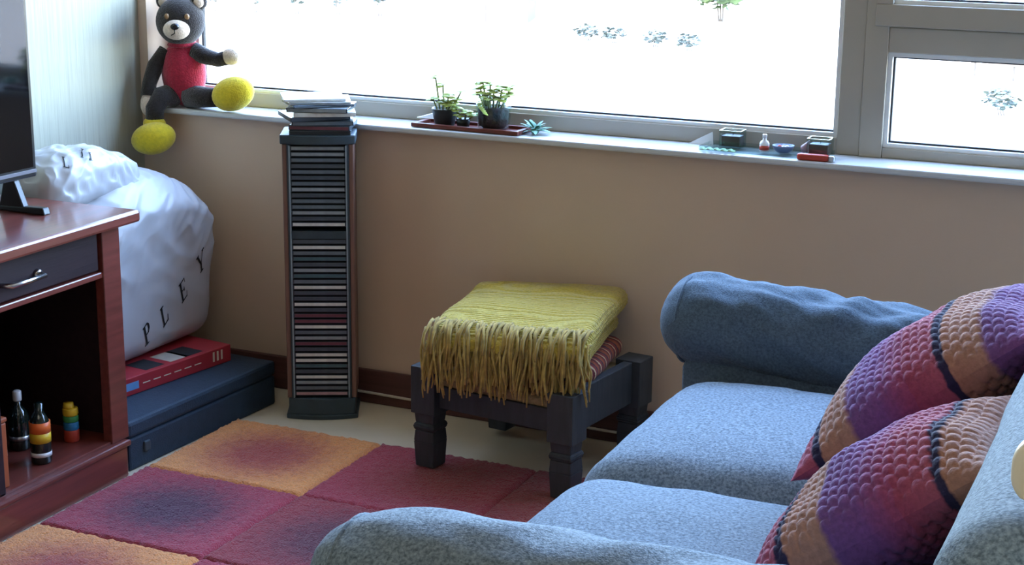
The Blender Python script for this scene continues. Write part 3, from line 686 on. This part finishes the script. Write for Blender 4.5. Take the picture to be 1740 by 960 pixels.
# television
tv = thing('television', 'black flat-screen television on the mahogany cabinet', 'television', (-2.345, -1.17, 0.588), rz=math.radians(-2))
TVW, TV0, TV1 = 0.455, 0.066, 0.60
bxo('housing', 'tv_black', -0.035, 0.012, -TVW, TVW, TV0, TV1, tv, 0.004)
bxo('screen', 'tv_screen', 0.0118, 0.0135, -TVW + 0.012, TVW - 0.011, TV0 + 0.022, TV1 - 0.012, tv)
bxo('lower_trim', 'tv_trim', 0.012, 0.0155, -TVW + 0.002, TVW - 0.004, TV0 + 0.010, TV0 + 0.0165, tv)
for s in (-1, 1):
    ft = MB(); y = s * 0.40
    ft.add([(-0.10, y - .011, 0), (0.085, y - .011, 0), (0.085, y + .011, 0), (-0.10, y + .011, 0), (-0.10, y - .010, .009), (0.080, y - .010, .015), (0.080, y + .010, .015), (-0.10, y + .010, .009)], [(3, 2, 1, 0), (4, 5, 6, 7), (0, 1, 5, 4), (1, 2, 6, 5), (2, 3, 7, 6), (3, 0, 4, 7)])
    ft.add([(-0.04, y - .009, .006), (0.03, y - .009, .006), (0.03, y + .009, .006), (-0.04, y + .009, .006), (-0.022, y - .009, .068), (0.004, y - .009, .068), (0.004, y + .009, .068), (-0.022, y + .009, .068)], [(3, 2, 1, 0), (4, 5, 6, 7), (0, 1, 5, 4), (1, 2, 6, 5), (2, 3, 7, 6), (3, 0, 4, 7)])
    ft.build('foot', 'tv_black', tv, 0.003)

# ================================================================== navy case, red box, white bag
nc = thing('storage_case', 'long dark navy case lying on the floor by the cabinet', 'case', (-2.33, -0.38, 0), rz=math.radians(-3.2))
bxo('body', 'navy', -0.192, 0.190, -0.272, 0.272, 0.0, 0.074, nc, 0.006)
bxo('lid', 'navy', -0.193, 0.192, -0.273, 0.273, 0.0755, 0.112, nc, 0.008)
MB().soft((0.1915, -0.215, 0.045), (0.004, 0.010, 0.012), 0.003, 6).build('latch', 'tower_slate', nc)
gb = thing('game_box', 'flat red cardboard box under the white bag', 'box', (-2.376, -0.33, 0.1125), rz=math.radians(-8.5))
bxo('box', 'red_box', -0.14, 0.132, -0.182, 0.182, 0.0, 0.042, gb, 0.002)
bxo('label_patch', 'blue_label', 0.1315, 0.1325, -0.178, -0.128, 0.012, 0.030, gb)
for k in range(3):
    MB().box(0.1315, 0.1325, 0.118 + k * 0.014, 0.124 + k * 0.014, 0.012, 0.036).build('printed_mark', 'white_print', gb)
for k in range(6):
    bxo('printed_line', 'white_print', 0.1315, 0.1322, -0.115 + k * 0.034, -0.092 + k * 0.034, 0.019, 0.0215, gb)
for k, (y, m_) in enumerate(((-0.06, 'gasket'), (0.02, 'pale_card'), (0.07, 'gasket'))):
    bxo('printed_panel', m_, 0.05, 0.118, y - 0.03, y + 0.03, 0.0418, 0.0424, gb)

bag = thing('plastic_bag', 'bulging white plastic carrier bag with black letters', 'bag', (-2.425, -0.335, 0.1555))
def bagfn(q, p):
    # straight-sided foot, domed top that falls away at both ends, slight belly
    t = min(1, max(0, (q.z + 0.21) / 0.42))
    q.x *= 0.90 + 0.20 * math.sin(t * PI * 0.66)
    q.y *= 1.0 + 0.03 * math.sin(t * PI * 0.8)
    up_ = max(0, t - 0.45) / 0.55
    q.z -= 0.115 * up_ * (abs(q.y) / 0.25) ** 2.6 + 0.05 * up_ * (abs(q.x) / 0.13) ** 2.2
    if q.z > 0: q.z += 0.022 * up_
    s_ = min(1, max(0, (t - 0.40) * 2.4))
    n1 = 1 - abs(noise.noise(Vector((q.x * 7, q.y * 8 + q.z * 7, q.z * 8 + 3)))) * 2.2
    n2 = 1 - abs(noise.noise(Vector((q.x * 15 + 5, q.y * 22 - q.z * 20, q.z * 14)))) * 2.2
    d = 0.008 * n1 * (0.35 + s_ * 0.5) + 0.0045 * n2 * (0.05 + s_)
    return q + Vector((q.x, q.y * 0.5, q.z * 0.6)).normalized() * d
bm_ = MB(); bm_.soft((0, 0, 0.2105), (0.122, 0.235, 0.205), (0.05, 0.055, 0.05), 90, bagfn); body_ = bm_.build('body', 'bag', bag)
def flapfn(q, p):
    n1 = 1 - abs(noise.noise(Vector((q.x * 14, q.y * 16 - q.z * 12, q.z * 12 + 8)))) * 2.2
    n2 = 1 - abs(noise.noise(Vector((q.x * 30, q.y * 34 + q.z * 20, q.z * 26)))) * 2.2
    q.z += 0.022 * math.sin((q.y + 0.14) * 14)
    return q + Vector((0.5, 0.2, 0.8)) * (0.010 * n1 + 0.006 * n2)
fl = MB(); fl.soft((-0.005, -0.13, 0.425), (0.085, 0.165, 0.067), (0.06, 0.07, 0.05), 60, flapfn); flap_ = fl.build('neck', 'bag', bag)

# letters printed on the film, laid onto its surface
def bvh(ob):
    from mathutils.bvhtree import BVHTree
    me = ob.data; mw = wm(ob)
    return BVHTree.FromPolygons([mw @ v.co for v in me.vertices], [tuple(p.vertices) for p in me.polygons])
GL = {
 'P': [[(0.1, 0), (0.5, 0), (0.5, .07), (0.1, .07)], [(0.2, 0), (0.36, 0), (0.36, 1), (0.2, 1)], [(0.1, .93), (0.36, .93), (0.36, 1), (0.1, 1)], [(0.36, .93), (0.55, .93), (0.62, 1), (0.36, 1)], [(0.55, .93), (0.62, .84), (0.78, .84), (0.62, 1)], [(0.62, .84), (0.62, .64), (0.78, .64), (0.78, .84)], [(0.62, .64), (0.55, .55), (0.62, .48), (0.78, .64)], [(0.36, .48), (0.62, .48), (0.55, .55), (0.36, .55)]],
 'L': [[(0.1, 0), (0.8, 0), (0.8, .07), (0.1, .07)], [(0.2, 0), (0.36, 0), (0.36, 1), (0.2, 1)], [(0.1, .93), (0.48, .93), (0.48, 1), (0.1, 1)], [(0.72, .07), (0.8, .07), (0.84, .3), (0.78, .3)]],
 'E': [[(0.1, 0), (0.8, 0), (0.8, .07), (0.1, .07)], [(0.2, 0), (0.36, 0), (0.36, 1), (0.2, 1)], [(0.1, .93), (0.78, .93), (0.78, 1), (0.1, 1)], [(0.36, .48), (0.6, .48), (0.6, .55), (0.36, .55)], [(0.56, .4), (0.62, .4), (0.62, .63), (0.56, .63)], [(0.74, .07), (0.8, .07), (0.84, .27), (0.79, .27)], [(0.72, .75), (0.78, .75), (0.78, .93), (0.74, .93)]],
 'Y': [[(0.3, 0), (0.68, 0), (0.68, .07), (0.3, .07)], [(0.41, 0), (0.57, 0), (0.57, .48), (0.41, .48)], [(0.41, .44), (0.57, .44), (0.26, 1), (0.08, 1)], [(0.49, .44), (0.57, .44), (0.92, 1), (0.84, 1)], [(0.0, .94), (0.36, .94), (0.36, 1), (0.0, 1)], [(0.74, .94), (1.02, .94), (1.02, 1), (0.74, 1)]],
 'I': [[(0.3, 0), (0.7, 0), (0.7, .07), (0.3, .07)], [(0.42, 0), (0.58, 0), (0.58, 1), (0.42, 1)], [(0.3, .93), (0.7, .93), (0.7, 1), (0.3, 1)]],
}
def subdiv(poly, n):
    a, b_, c, d = [Vector(p) for p in poly]
    return [[(a.lerp(b_, i / n)).lerp(d.lerp(c, i / n), j / n) for i in range(n + 1)] for j in range(n + 1)]
def letter(ch, target, tree, org, e1, e2, dirv, size, tall):
    """org: world point of the lower-left corner; e1 baseline direction, e2 stem direction; cast along dirv"""
    mb = MB(); n = 5
    for poly in GL[ch]:
        g = subdiv(poly, n); vs = []
        for row in g:
            for p in row:
                s_ = Vector(org) + Vector(e1) * (p.x * size) + Vector(e2) * (p.y * tall)
                hit = tree.ray_cast(s_ - Vector(dirv) * 0.5, Vector(dirv))
                q = hit[0] + hit[1] * 0.0012 if hit[0] is not None else s_
                vs.append(q)
        fs = [(j * (n + 1) + i, j * (n + 1) + i + 1, (j + 1) * (n + 1) + i + 1, (j + 1) * (n + 1) + i) for j in range(n) for i in range(n)]
        mb.add(vs, fs)
    return mb.build('letter', 'ink', target, world=True, fix=False)
tr_ = bvh(body_); castd = Vector((-1, 0.25, 0)).normalized()
e1 = Vector((0, 0.80, 0.60)).normalized(); e2 = Vector((0, -0.30, 0.95)).normalized()
for ch, y, zz in (('P', -0.392, 0.190), ('L', -0.325, 0.220), ('E', -0.254, 0.264), ('Y', -0.184, 0.318)):
    letter(ch, body_, tr_, (-2.30, y, zz), e1, e2, castd, 0.040, 0.052)
tr2 = bvh(flap_); cd2 = Vector((-0.42, 0.85, -0.32)).normalized()
for ch, y, zz, sz in (('I', -0.375, 0.606, 0.030), ('I', -0.330, 0.588, 0.022), ('L', -0.425, 0.590, 0.030)):
    letter(ch, flap_, tr2, (-2.44, y, zz), Vector((0.25, 0.80, -0.35)).normalized(), Vector((-0.1, -0.35, 0.9)).normalized(), cd2, sz, sz * 1.1)

# ================================================================== soft toy on the sill
M['fur'] = mat('dark_brown_plush', '2F2926', 0.95, 0.3, 160, 0.7, 300, sheen=0.3, spec=0.1)
M['cream_fur'] = mat('cream_plush', 'CDB9A4', 0.95, 0.15, 160, 0.6, 300, sheen=0.3, spec=0.1)
M['red_knit'] = mat('red_knit', '9E2436', 0.9, 0.2, 130, 0.6, 240, sheen=0.3, spec=0.1)
M['yellow_plush'] = mat('yellow_plush', 'D2BA2C', 0.92, 0.12, 120, 0.5, 260, sheen=0.3, spec=0.1)
M['eye'] = mat('amber_eye', '8A6A48', 0.15, 0.1, 20)
M['button'] = mat('black_button', '121212', 0.25, 0.1, 20)
toy = thing('teddy_bear', 'dark brown teddy bear in red jumper and yellow boots on the sill', 'soft toy', (-2.462, 0.020, 0.70))
tz = Matrix.Rotation(math.radians(38), 3, 'Z')     # body turned into the room
def P(x, y, z_): return Vector((x, y, z_))
MB().ellipsoid((0.0, 0.0, 0.085), (0.058, 0.050, 0.085), None, 24, 16).build('jumper', 'red_knit', toy)
MB().lathe([(0.034, 0), (0.038, 0.005), (0.034, 0.012)], (0.002, -0.004, 0.150), 20).build('collar', 'red_knit', toy)
hd_ = MB().ellipsoid((0.004, -0.012, 0.214), (0.062, 0.058, 0.060), None, 28, 18).build('head', 'fur', toy)
for s in (-1, 1):
    er = MB().ellipsoid((0.004 + s * 0.044, -0.004 + s * 0.012, 0.262), (0.020, 0.012, 0.020), tz, 16, 10).build('ear', 'fur', toy)
    MB().ellipsoid((0.008 + s * 0.044, -0.012 + s * 0.012, 0.261), (0.013, 0.008, 0.013), tz, 14, 8).build('inner_ear', 'cream_fur', er)
    az_ = math.radians(-65 + s * 25)
    MB().ellipsoid((0.004 + 0.0595 * math.cos(az_), -0.012 + 0.0557 * math.sin(az_), 0.230), (0.0065, 0.0065, 0.0075), None, 12, 8).build('eye', 'eye', hd_)
mz = MB().ellipsoid((0.026, -0.060, 0.198), (0.033, 0.028, 0.025), tz, 20, 12).build('muzzle', 'cream_fur', hd_)
MB().ellipsoid((0.040, -0.086, 0.208), (0.011, 0.008, 0.008), tz, 14, 8).build('nose', 'button', mz)
MB().tube([(0.041, -0.089, 0.201), (0.040, -0.088, 0.192), (0.030, -0.088, 0.187)], 0.0014, 6).build('stitched_mouth', 'button', mz)
# raised arm towards the window, hanging arm towards the room
a1 = MB().tube([(0.035, -0.004, 0.140), (0.070, 0.002, 0.128), (0.102, 0.004, 0.122), (0.126, 0.004, 0.128)], [0.024, 0.020, 0.018, 0.018], 14).build('arm', 'fur', toy)
MB().ellipsoid((0.140, 0.004, 0.132), (0.026, 0.017, 0.021), None, 16, 10).build('paw', 'cream_fur', a1)
a2 = MB().tube([(-0.040, -0.012, 0.135), (-0.058, -0.040, 0.100), (-0.060, -0.064, 0.060), (-0.058, -0.074, 0.030)], [0.024, 0.021, 0.018, 0.018], 14).build('arm', 'fur', toy)
MB().ellipsoid((-0.058, -0.076, 0.010), (0.019, 0.018, 0.030), None, 16, 10).build('paw', 'cream_fur', a2)
l1 = MB().tube([(0.024, -0.014, 0.028), (0.080, -0.022, 0.030), (0.125, -0.026, 0.032)], [0.030, 0.026, 0.023], 14).build('leg', 'fur', toy)
MB().ellipsoid((0.168, -0.034, 0.046), (0.060, 0.036, 0.042), Matrix.Rotation(math.radians(-18), 3, 'Y'), 24, 14).build('boot', 'yellow_plush', l1)
l2 = MB().tube([(-0.018, -0.020, 0.030), (-0.030, -0.060, 0.028), (-0.036, -0.078, 0.000), (-0.036, -0.080, -0.030)], [0.030, 0.027, 0.024, 0.022], 14).build('leg', 'fur', toy)
bt = MB().ellipsoid((-0.026, -0.102, -0.070), (0.062, 0.042, 0.040), Matrix.Rotation(math.radians(-14), 3, 'Y'), 24, 14)
bt.ellipsoid((-0.036, -0.082, -0.036), (0.030, 0.026, 0.018), None, 18, 10); bt.build('boot', 'yellow_plush', l2)

# ================================================================== plants on the sill
M['terracotta_tray'] = mat('brown_lacquer_tray', '6E3A30', 0.35, 0.12, 14)
M['pot_dark'] = mat('dark_pot', '2A3234', 0.5, 0.15, 20)
M['soil'] = mat('soil', '2B2622', 0.95, 0.3, 60, 0.8, 120)
M['leaf_yg'] = mat('yellow_green_leaf', '9AA84A', 0.6, 0.2, 20, sss=0.1)
M['leaf_g'] = mat('green_leaf', '5E8A55', 0.6, 0.2, 20, sss=0.1)
M['leaf_bg'] = mat('blue_green_leaf', '6E9A86', 0.6, 0.2, 20, sss=0.1)
M['stalk'] = mat('stalk', '8A9468', 0.7, 0.15, 20)
M['jar_glass'] = glass_mat('jar_glass', (0.86, 0.92, 0.92, 1))
SZ = 0.70
ty = thing('serving_tray', 'long brown lacquered tray carrying the potted plants', 'tray', (-1.66, 0.028, SZ), rz=math.radians(-2))
MB().box(-0.128, 0.128, -0.034, 0.034, 0.0, 0.003).build('base', 'terracotta_tray', ty)
rim = MB()
for (x0, x1, y0_, y1_) in ((-0.14, 0.14, -0.044, -0.034), (-0.14, 0.14, 0.034, 0.044), (-0.14, -0.128, -0.034, 0.034), (0.128, 0.14, -0.034, 0.034)): rim.box(x0, x1, y0_, y1_, 0.001, 0.011)
rim.build('rim', 'terracotta_tray', ty, 0.002)
def leafy(mb, base, length, wid, az, el, bend=0.4):
    """a cupped tapering leaf"""
    d = Vector((math.cos(az) * math.cos(el), math.sin(az) * math.cos(el), math.sin(el))); s_ = Vector((-math.sin(az), math.cos(az), 0)); u = d.cross(s_) * -1
    pr_ = [(0, .15), (.3, .8), (.6, 1.0), (.85, .6), (1.0, .05)]; vs = []
    for t, k in pr_:
        c = Vector(base) + d * (length * t) - Vector((0, 0, 1)) * bend * length * t * t
        for q in (-1, 0, 1): vs.append(c + s_ * (q * wid * k) + u * (-0.25 * wid * k if q == 0 else 0))
    fs = [(i * 3 + j, i * 3 + j + 1, i * 3 + j + 4, i * 3 + j + 3) for i in range(4) for j in range(2)]
    mb.add(vs, fs, True)
def seedling(root, stems, m_leaf, lw):
    for (x, y, z0, z1, lean, n) in stems:
        s_ = MB().tube([(x, y, z0), (x + lean * .5, y, (z0 + z1) / 2), (x + lean, y, z1)], [.0026, .0024, .002], 6).build('stem', 'stalk', root)
        for k in range(n):
            lf = MB(); leafy(lf, (x + lean, y, z1 - 0.003 * (k // 3)), lw[0], lw[1], 2 * PI * k / n + x * 50, 0.5 - 0.2 * (k % 2)); lf.build('leaf', m_leaf, s_, fix=False)
p1 = thing('potted_seedling', 'small dark pot with yellow-green seedlings on the brown tray', 'plant', (-1.735, 0.035, SZ + 0.0035))
MB().lathe([(0.022, 0), (0.024, 0.002), (0.030, 0.036), (0.031, 0.040), (0.028, 0.040), (0.027, 0.034)], (0, 0, 0), 22).build('pot', 'pot_dark', p1)
MB().lathe([(0.0265, 0.030), (0.022, 0.036), (0.005, 0.038)], (0, 0, 0), 18).build('soil', 'soil', p1)
seedling(p1, [(-.012, 0, .034, .110, -.012, 5), (-.004, .006, .034, .093, -.004, 4), (.006, -.004, .034, .070, .006, 6), (.012, .006, .034, .062, .016, 5), (.0, -.01, .034, .056, .002, 6), (.018, 0, .034, .080, .024, 3), (-.014, -.008, .034, .060, -.012, 5), (.010, -.010, .034, .052, .014, 5)], 'leaf_yg', (0.022, 0.013))
p1b = thing('trailing_plant', 'small yellow-green trailing plant between pot and glass jar', 'plant', (-1.683, 0.028, SZ + 0.0035))
MB().lathe([(0.014, 0), (0.017, 0.02), (0.015, 0.02)], (0, 0, 0), 18).build('pot', 'pot_dark', p1b)
seedling(p1b, [(-.006, -.004, .015, .042, -.010, 6), (.006, -.004, .015, .036, .004, 6), (.0, -.01, .015, .030, -.004, 6), (.01, .004, .015, .030, .016, 5)], 'leaf_yg', (0.020, 0.010))
p2 = thing('glass_planter', 'round glass jar of dark soil with sprouting green leaves', 'plant', (-1.605, 0.028, SZ + 0.0035))
MB().lathe([(0.030, 0), (0.036, 0.003), (0.0405, 0.030), (0.0415, 0.055), (0.037, 0.085), (0.0345, 0.085), (0.0385, 0.055), (0.0375, 0.03), (0.03, 0.005)], (0, 0, 0), 28).build('jar', 'jar_glass', p2)
MB().lathe([(0.026, 0.0055), (0.0345, 0.012), (0.0365, 0.048), (0.020, 0.053)], (0, 0, 0), 24).build('soil', 'soil', p2)
seedling(p2, [(-.016, 0, .05, .108, -.012, 6), (-.006, -.006, .05, .104, .0, 5), (.004, -.008, .05, .088, .0, 5), (.014, -.004, .05, .098, .010, 6), (.02, .006, .05, .100, .02, 5), (.0, -.022, .05, .078, -.006, 6), (-.014, -.018, .05, .082, -.014, 5), (.012, -.016, .05, .074, .008, 6), (.022, -.008, .05, .084, .016, 5), (-.020, .004, .05, .092, -.016, 5)], 'leaf_yg', (0.025, 0.014))
MB().tube([(-0.01, -0.030, 0.05), (-0.008, -0.041, 0.080), (-0.006, -0.047, 0.072), (-0.005, -0.049, 0.055)], 0.0014, 6).build('stem', 'stalk', p2)
for k in range(9):
    lf = MB(); leafy(lf, (-0.005, -0.049, 0.075 - 0.004 * k), 0.016, 0.006, -PI / 2 + (k - 4) * 0.35, 0.2); lf.build('leaf', 'leaf_yg', p2, fix=False)
p3 = thing('air_plant', 'spiky blue-green air plant at the tray end', 'plant', (-1.500, 0.030, SZ))
cr = MB().ellipsoid((0, 0, 0.008), (0.010, 0.010, 0.008), None, 14, 8).build('crown', 'leaf_bg', p3)
for k in range(26):
    lf = MB(); leafy(lf, (0, 0, 0.008), 0.040 + 0.008 * math.sin(k * 2.1), 0.0055, k * 2.4, 0.25 + 0.9 * ((k * 7) % 10) / 10, 0.3); lf.build('leaf', 'leaf_bg', p3, fix=False)
pp = thing('folded_paper', 'folded white paper wedge beside the brown tray', 'paper', (-1.775, 0.062, SZ + 0.012))
MB().add([(-.045, -.006, 0), (.04, -.006, 0), (.03, .01, .022), (-.045, -.003, 0.0012), (.04, -.003, .0012), (.03, .0125, .0232)], [(0, 1, 2), (5, 4, 3), (0, 3, 4, 1), (1, 4, 5, 2), (2, 5, 3, 0)]).build('sheet', 'bead', pp)

# ------------------------------------------------------------------ clutter by the mullion
gt = thing('glass_tray', 'shallow clear glass tray of candles and trinkets by the mullion', 'tray', (-0.955, 0.040, SZ), rz=math.radians(-1))
MB().box(-0.135, 0.135, -0.038, 0.038, 0.0, 0.004).build('base', 'jar_glass', gt)
rim = MB()
for (x0, x1, y0_, y1_) in ((-0.14, 0.14, -0.043, -0.038), (-0.14, 0.14, 0.038, 0.043), (-0.14, -0.135, -0.038, 0.038), (0.135, 0.14, -0.038, 0.038)): rim.box(x0, x1, y0_, y1_, 0.0005, 0.010)
rim.build('rim', 'jar_glass', gt)
M['wax'] = mat('brown_wax', '4A3A3C', 0.5, 0.12, 40, sss=0.1)
for x, y, lab in ((-1.035, 0.050, 'square glass candle holder with brown wax at the leafy end of the tray'), (-0.835, 0.030, 'square glass candle holder with brown wax beside the mullion')):
    c_ = thing('candle_holder', lab, 'candle', (x, y, SZ + 0.0045), group='candle holders on the glass tray')
    bxo('wax', 'wax', -0.021, 0.021, -0.017, 0.017, 0.003, 0.026, c_, 0.002)
    g = MB()
    g.box(-.0245, .0245, -.0205, .0205, 0, .0028)
    for (x0, x1, y0_, y1_) in ((-.0245, .0245, -.0205, -.018), (-.0245, .0245, .018, .0205), (-.0245, -.022, -.018, .018), (.022, .0245, -.018, .018)): g.box(x0, x1, y0_, y1_, .0028, .038)
    g.build('glass', 'jar_glass', c_)
    MB().tube([(0, 0, .026), (0.001, 0, .031)], 0.0007, 5).build('wick', 'gasket', c_)
mb_ = thing('small_bottle', 'tiny white bottle with a red band on the glass tray', 'bottle', (-0.955, 0.022, SZ + 0.0045))
MB().lathe([(.010, 0), (.0105, .002), (.0105, .018), (.008, .023), (.004, .025), (.004, .031)], (0, 0, 0), 18).build('body', 'white_cap', mb_)
MB().lathe([(.0107, .004), (.0107, .014)], (0, 0, 0), 18).build('label_band', 'red_paint', mb_)
MB().lathe([(.005, .0305), (.005, .037), (.004, .038)], (0, 0, 0), 14).build('cap', 'white_cap', mb_)
M['blue_grey'] = mat('blue_grey_ceramic', '5C6C8A', 0.4, 0.15, 40)
tb = thing('trinket_dish', 'little blue-grey dish between bottle and second candle', 'dish', (-0.915, 0.030, SZ + 0.0045))
MB().lathe([(.012, 0), (.02, .006), (.024, .016), (.0225, .016), (.018, .007), (.008, .003)], (0, 0, 0), 20).build('bowl', 'blue_grey', tb)
for k in range(4): MB().ellipsoid((.008 * math.cos(k * 1.7), .008 * math.sin(k * 1.7), .012), (.0055, .0055, .005), None, 10, 6).build('bead', ['white_cap', 'blue_grey', 'red_paint', 'white_cap'][k], tb)
sh = thing('seashell', 'small pinkish shell lying on the glass tray', 'shell', (-0.878, 0.052, SZ + 0.0045))
MB().lathe([(.002, 0), (.008, .005), (.0105, .010), (.008, .016), (.005, .022), (.0015, .030)], (0, 0, 0), 14, Matrix.Rotation(0.5, 4, 'Y')).build('whorl', 'spine_pink', sh)
rd = thing('lighter', 'orange-red lighter lying along the sill before the glass tray', 'lighter', (-0.838, -0.014, SZ), rz=0.02)
MB().soft((0, 0, .0072), (.034, .0085, .007), .0045, 8).build('body', 'red_paint', rd)
bxo('hood', 'silver', .034, .046, -.0075, .0075, .001, .0135, rd, .002)
sg = thing('leaf_sprig', 'green leafy sprig lying at the tray corner', 'plant', (-1.06, -0.010, SZ))
MB().tube([(-.03, 0, .004), (0, 0, .006), (.05, .002, .004)], .0014, 6).build('stem', 'stalk', sg)
for k in range(10):
    lf = MB(); leafy(lf, (-.03 + .008 * k, 0, .006), .018, .006, (-1) ** k * 1.0, .5, .5); lf.build('leaf', 'leaf_g', sg, fix=False)
pc = thing('stiff_card', 'white card wedge leaning at the end of the glass tray', 'card', (-1.115, 0.070, SZ))
MB().add([(-.03, 0, 0), (.03, 0, 0), (.025, .006, .030), (-.03, .0012, 0), (.03, .0012, 0), (.025, .0072, .030)], [(0, 1, 2), (5, 4, 3), (0, 3, 4, 1), (1, 4, 5, 2), (2, 5, 3, 0)]).build('sheet', 'bead', pc)

# ================================================================== cream chair behind the sofa
M['cream_paint'] = mat('cream_gloss_paint', 'EDE6D2', 0.35, 0.03, 10)
ch = thing('painted_chair', 'cream painted wooden chair standing behind the sofa back', 'chair', (0.080, -2.42, 0), rz=math.radians(0))
for sx in (-1, 1):
    MB().tube([(sx * 0.19, 0.19, 0), (sx * 0.195, 0.185, 0.44)], [0.016, 0.02], 10).build('leg', 'cream_paint', ch)
    MB().tube([(sx * 0.19, -0.19, 0), (sx * 0.195, -0.185, 0.44)], [0.016, 0.02], 10).build('leg', 'cream_paint', ch)
MB().soft((0, 0, 0.455), (0.215, 0.21, 0.018), 0.016, 10).build('seat', 'cream_paint', ch)
for sx in (-1, 1):
    MB().tube([(sx * 0.15, 0.185, 0.47), (sx * 0.145, 0.20, 0.70), (sx * 0.14, 0.222, 0.868)], [0.018, 0.018, 0.016], 12).build('back_post', 'cream_paint', ch)
MB().soft((0, 0.222, 0.868), (0.215, 0.016, 0.029), (0.027, 0.012, 0.024), 12).build('top_rail', 'cream_paint', ch)
for k in range(3): bxo('slat', 'cream_paint', -0.07 + k * 0.07 - 0.012, -0.07 + k * 0.07 + 0.012, 0.192, 0.206, 0.47, 0.845, ch, 0.003)
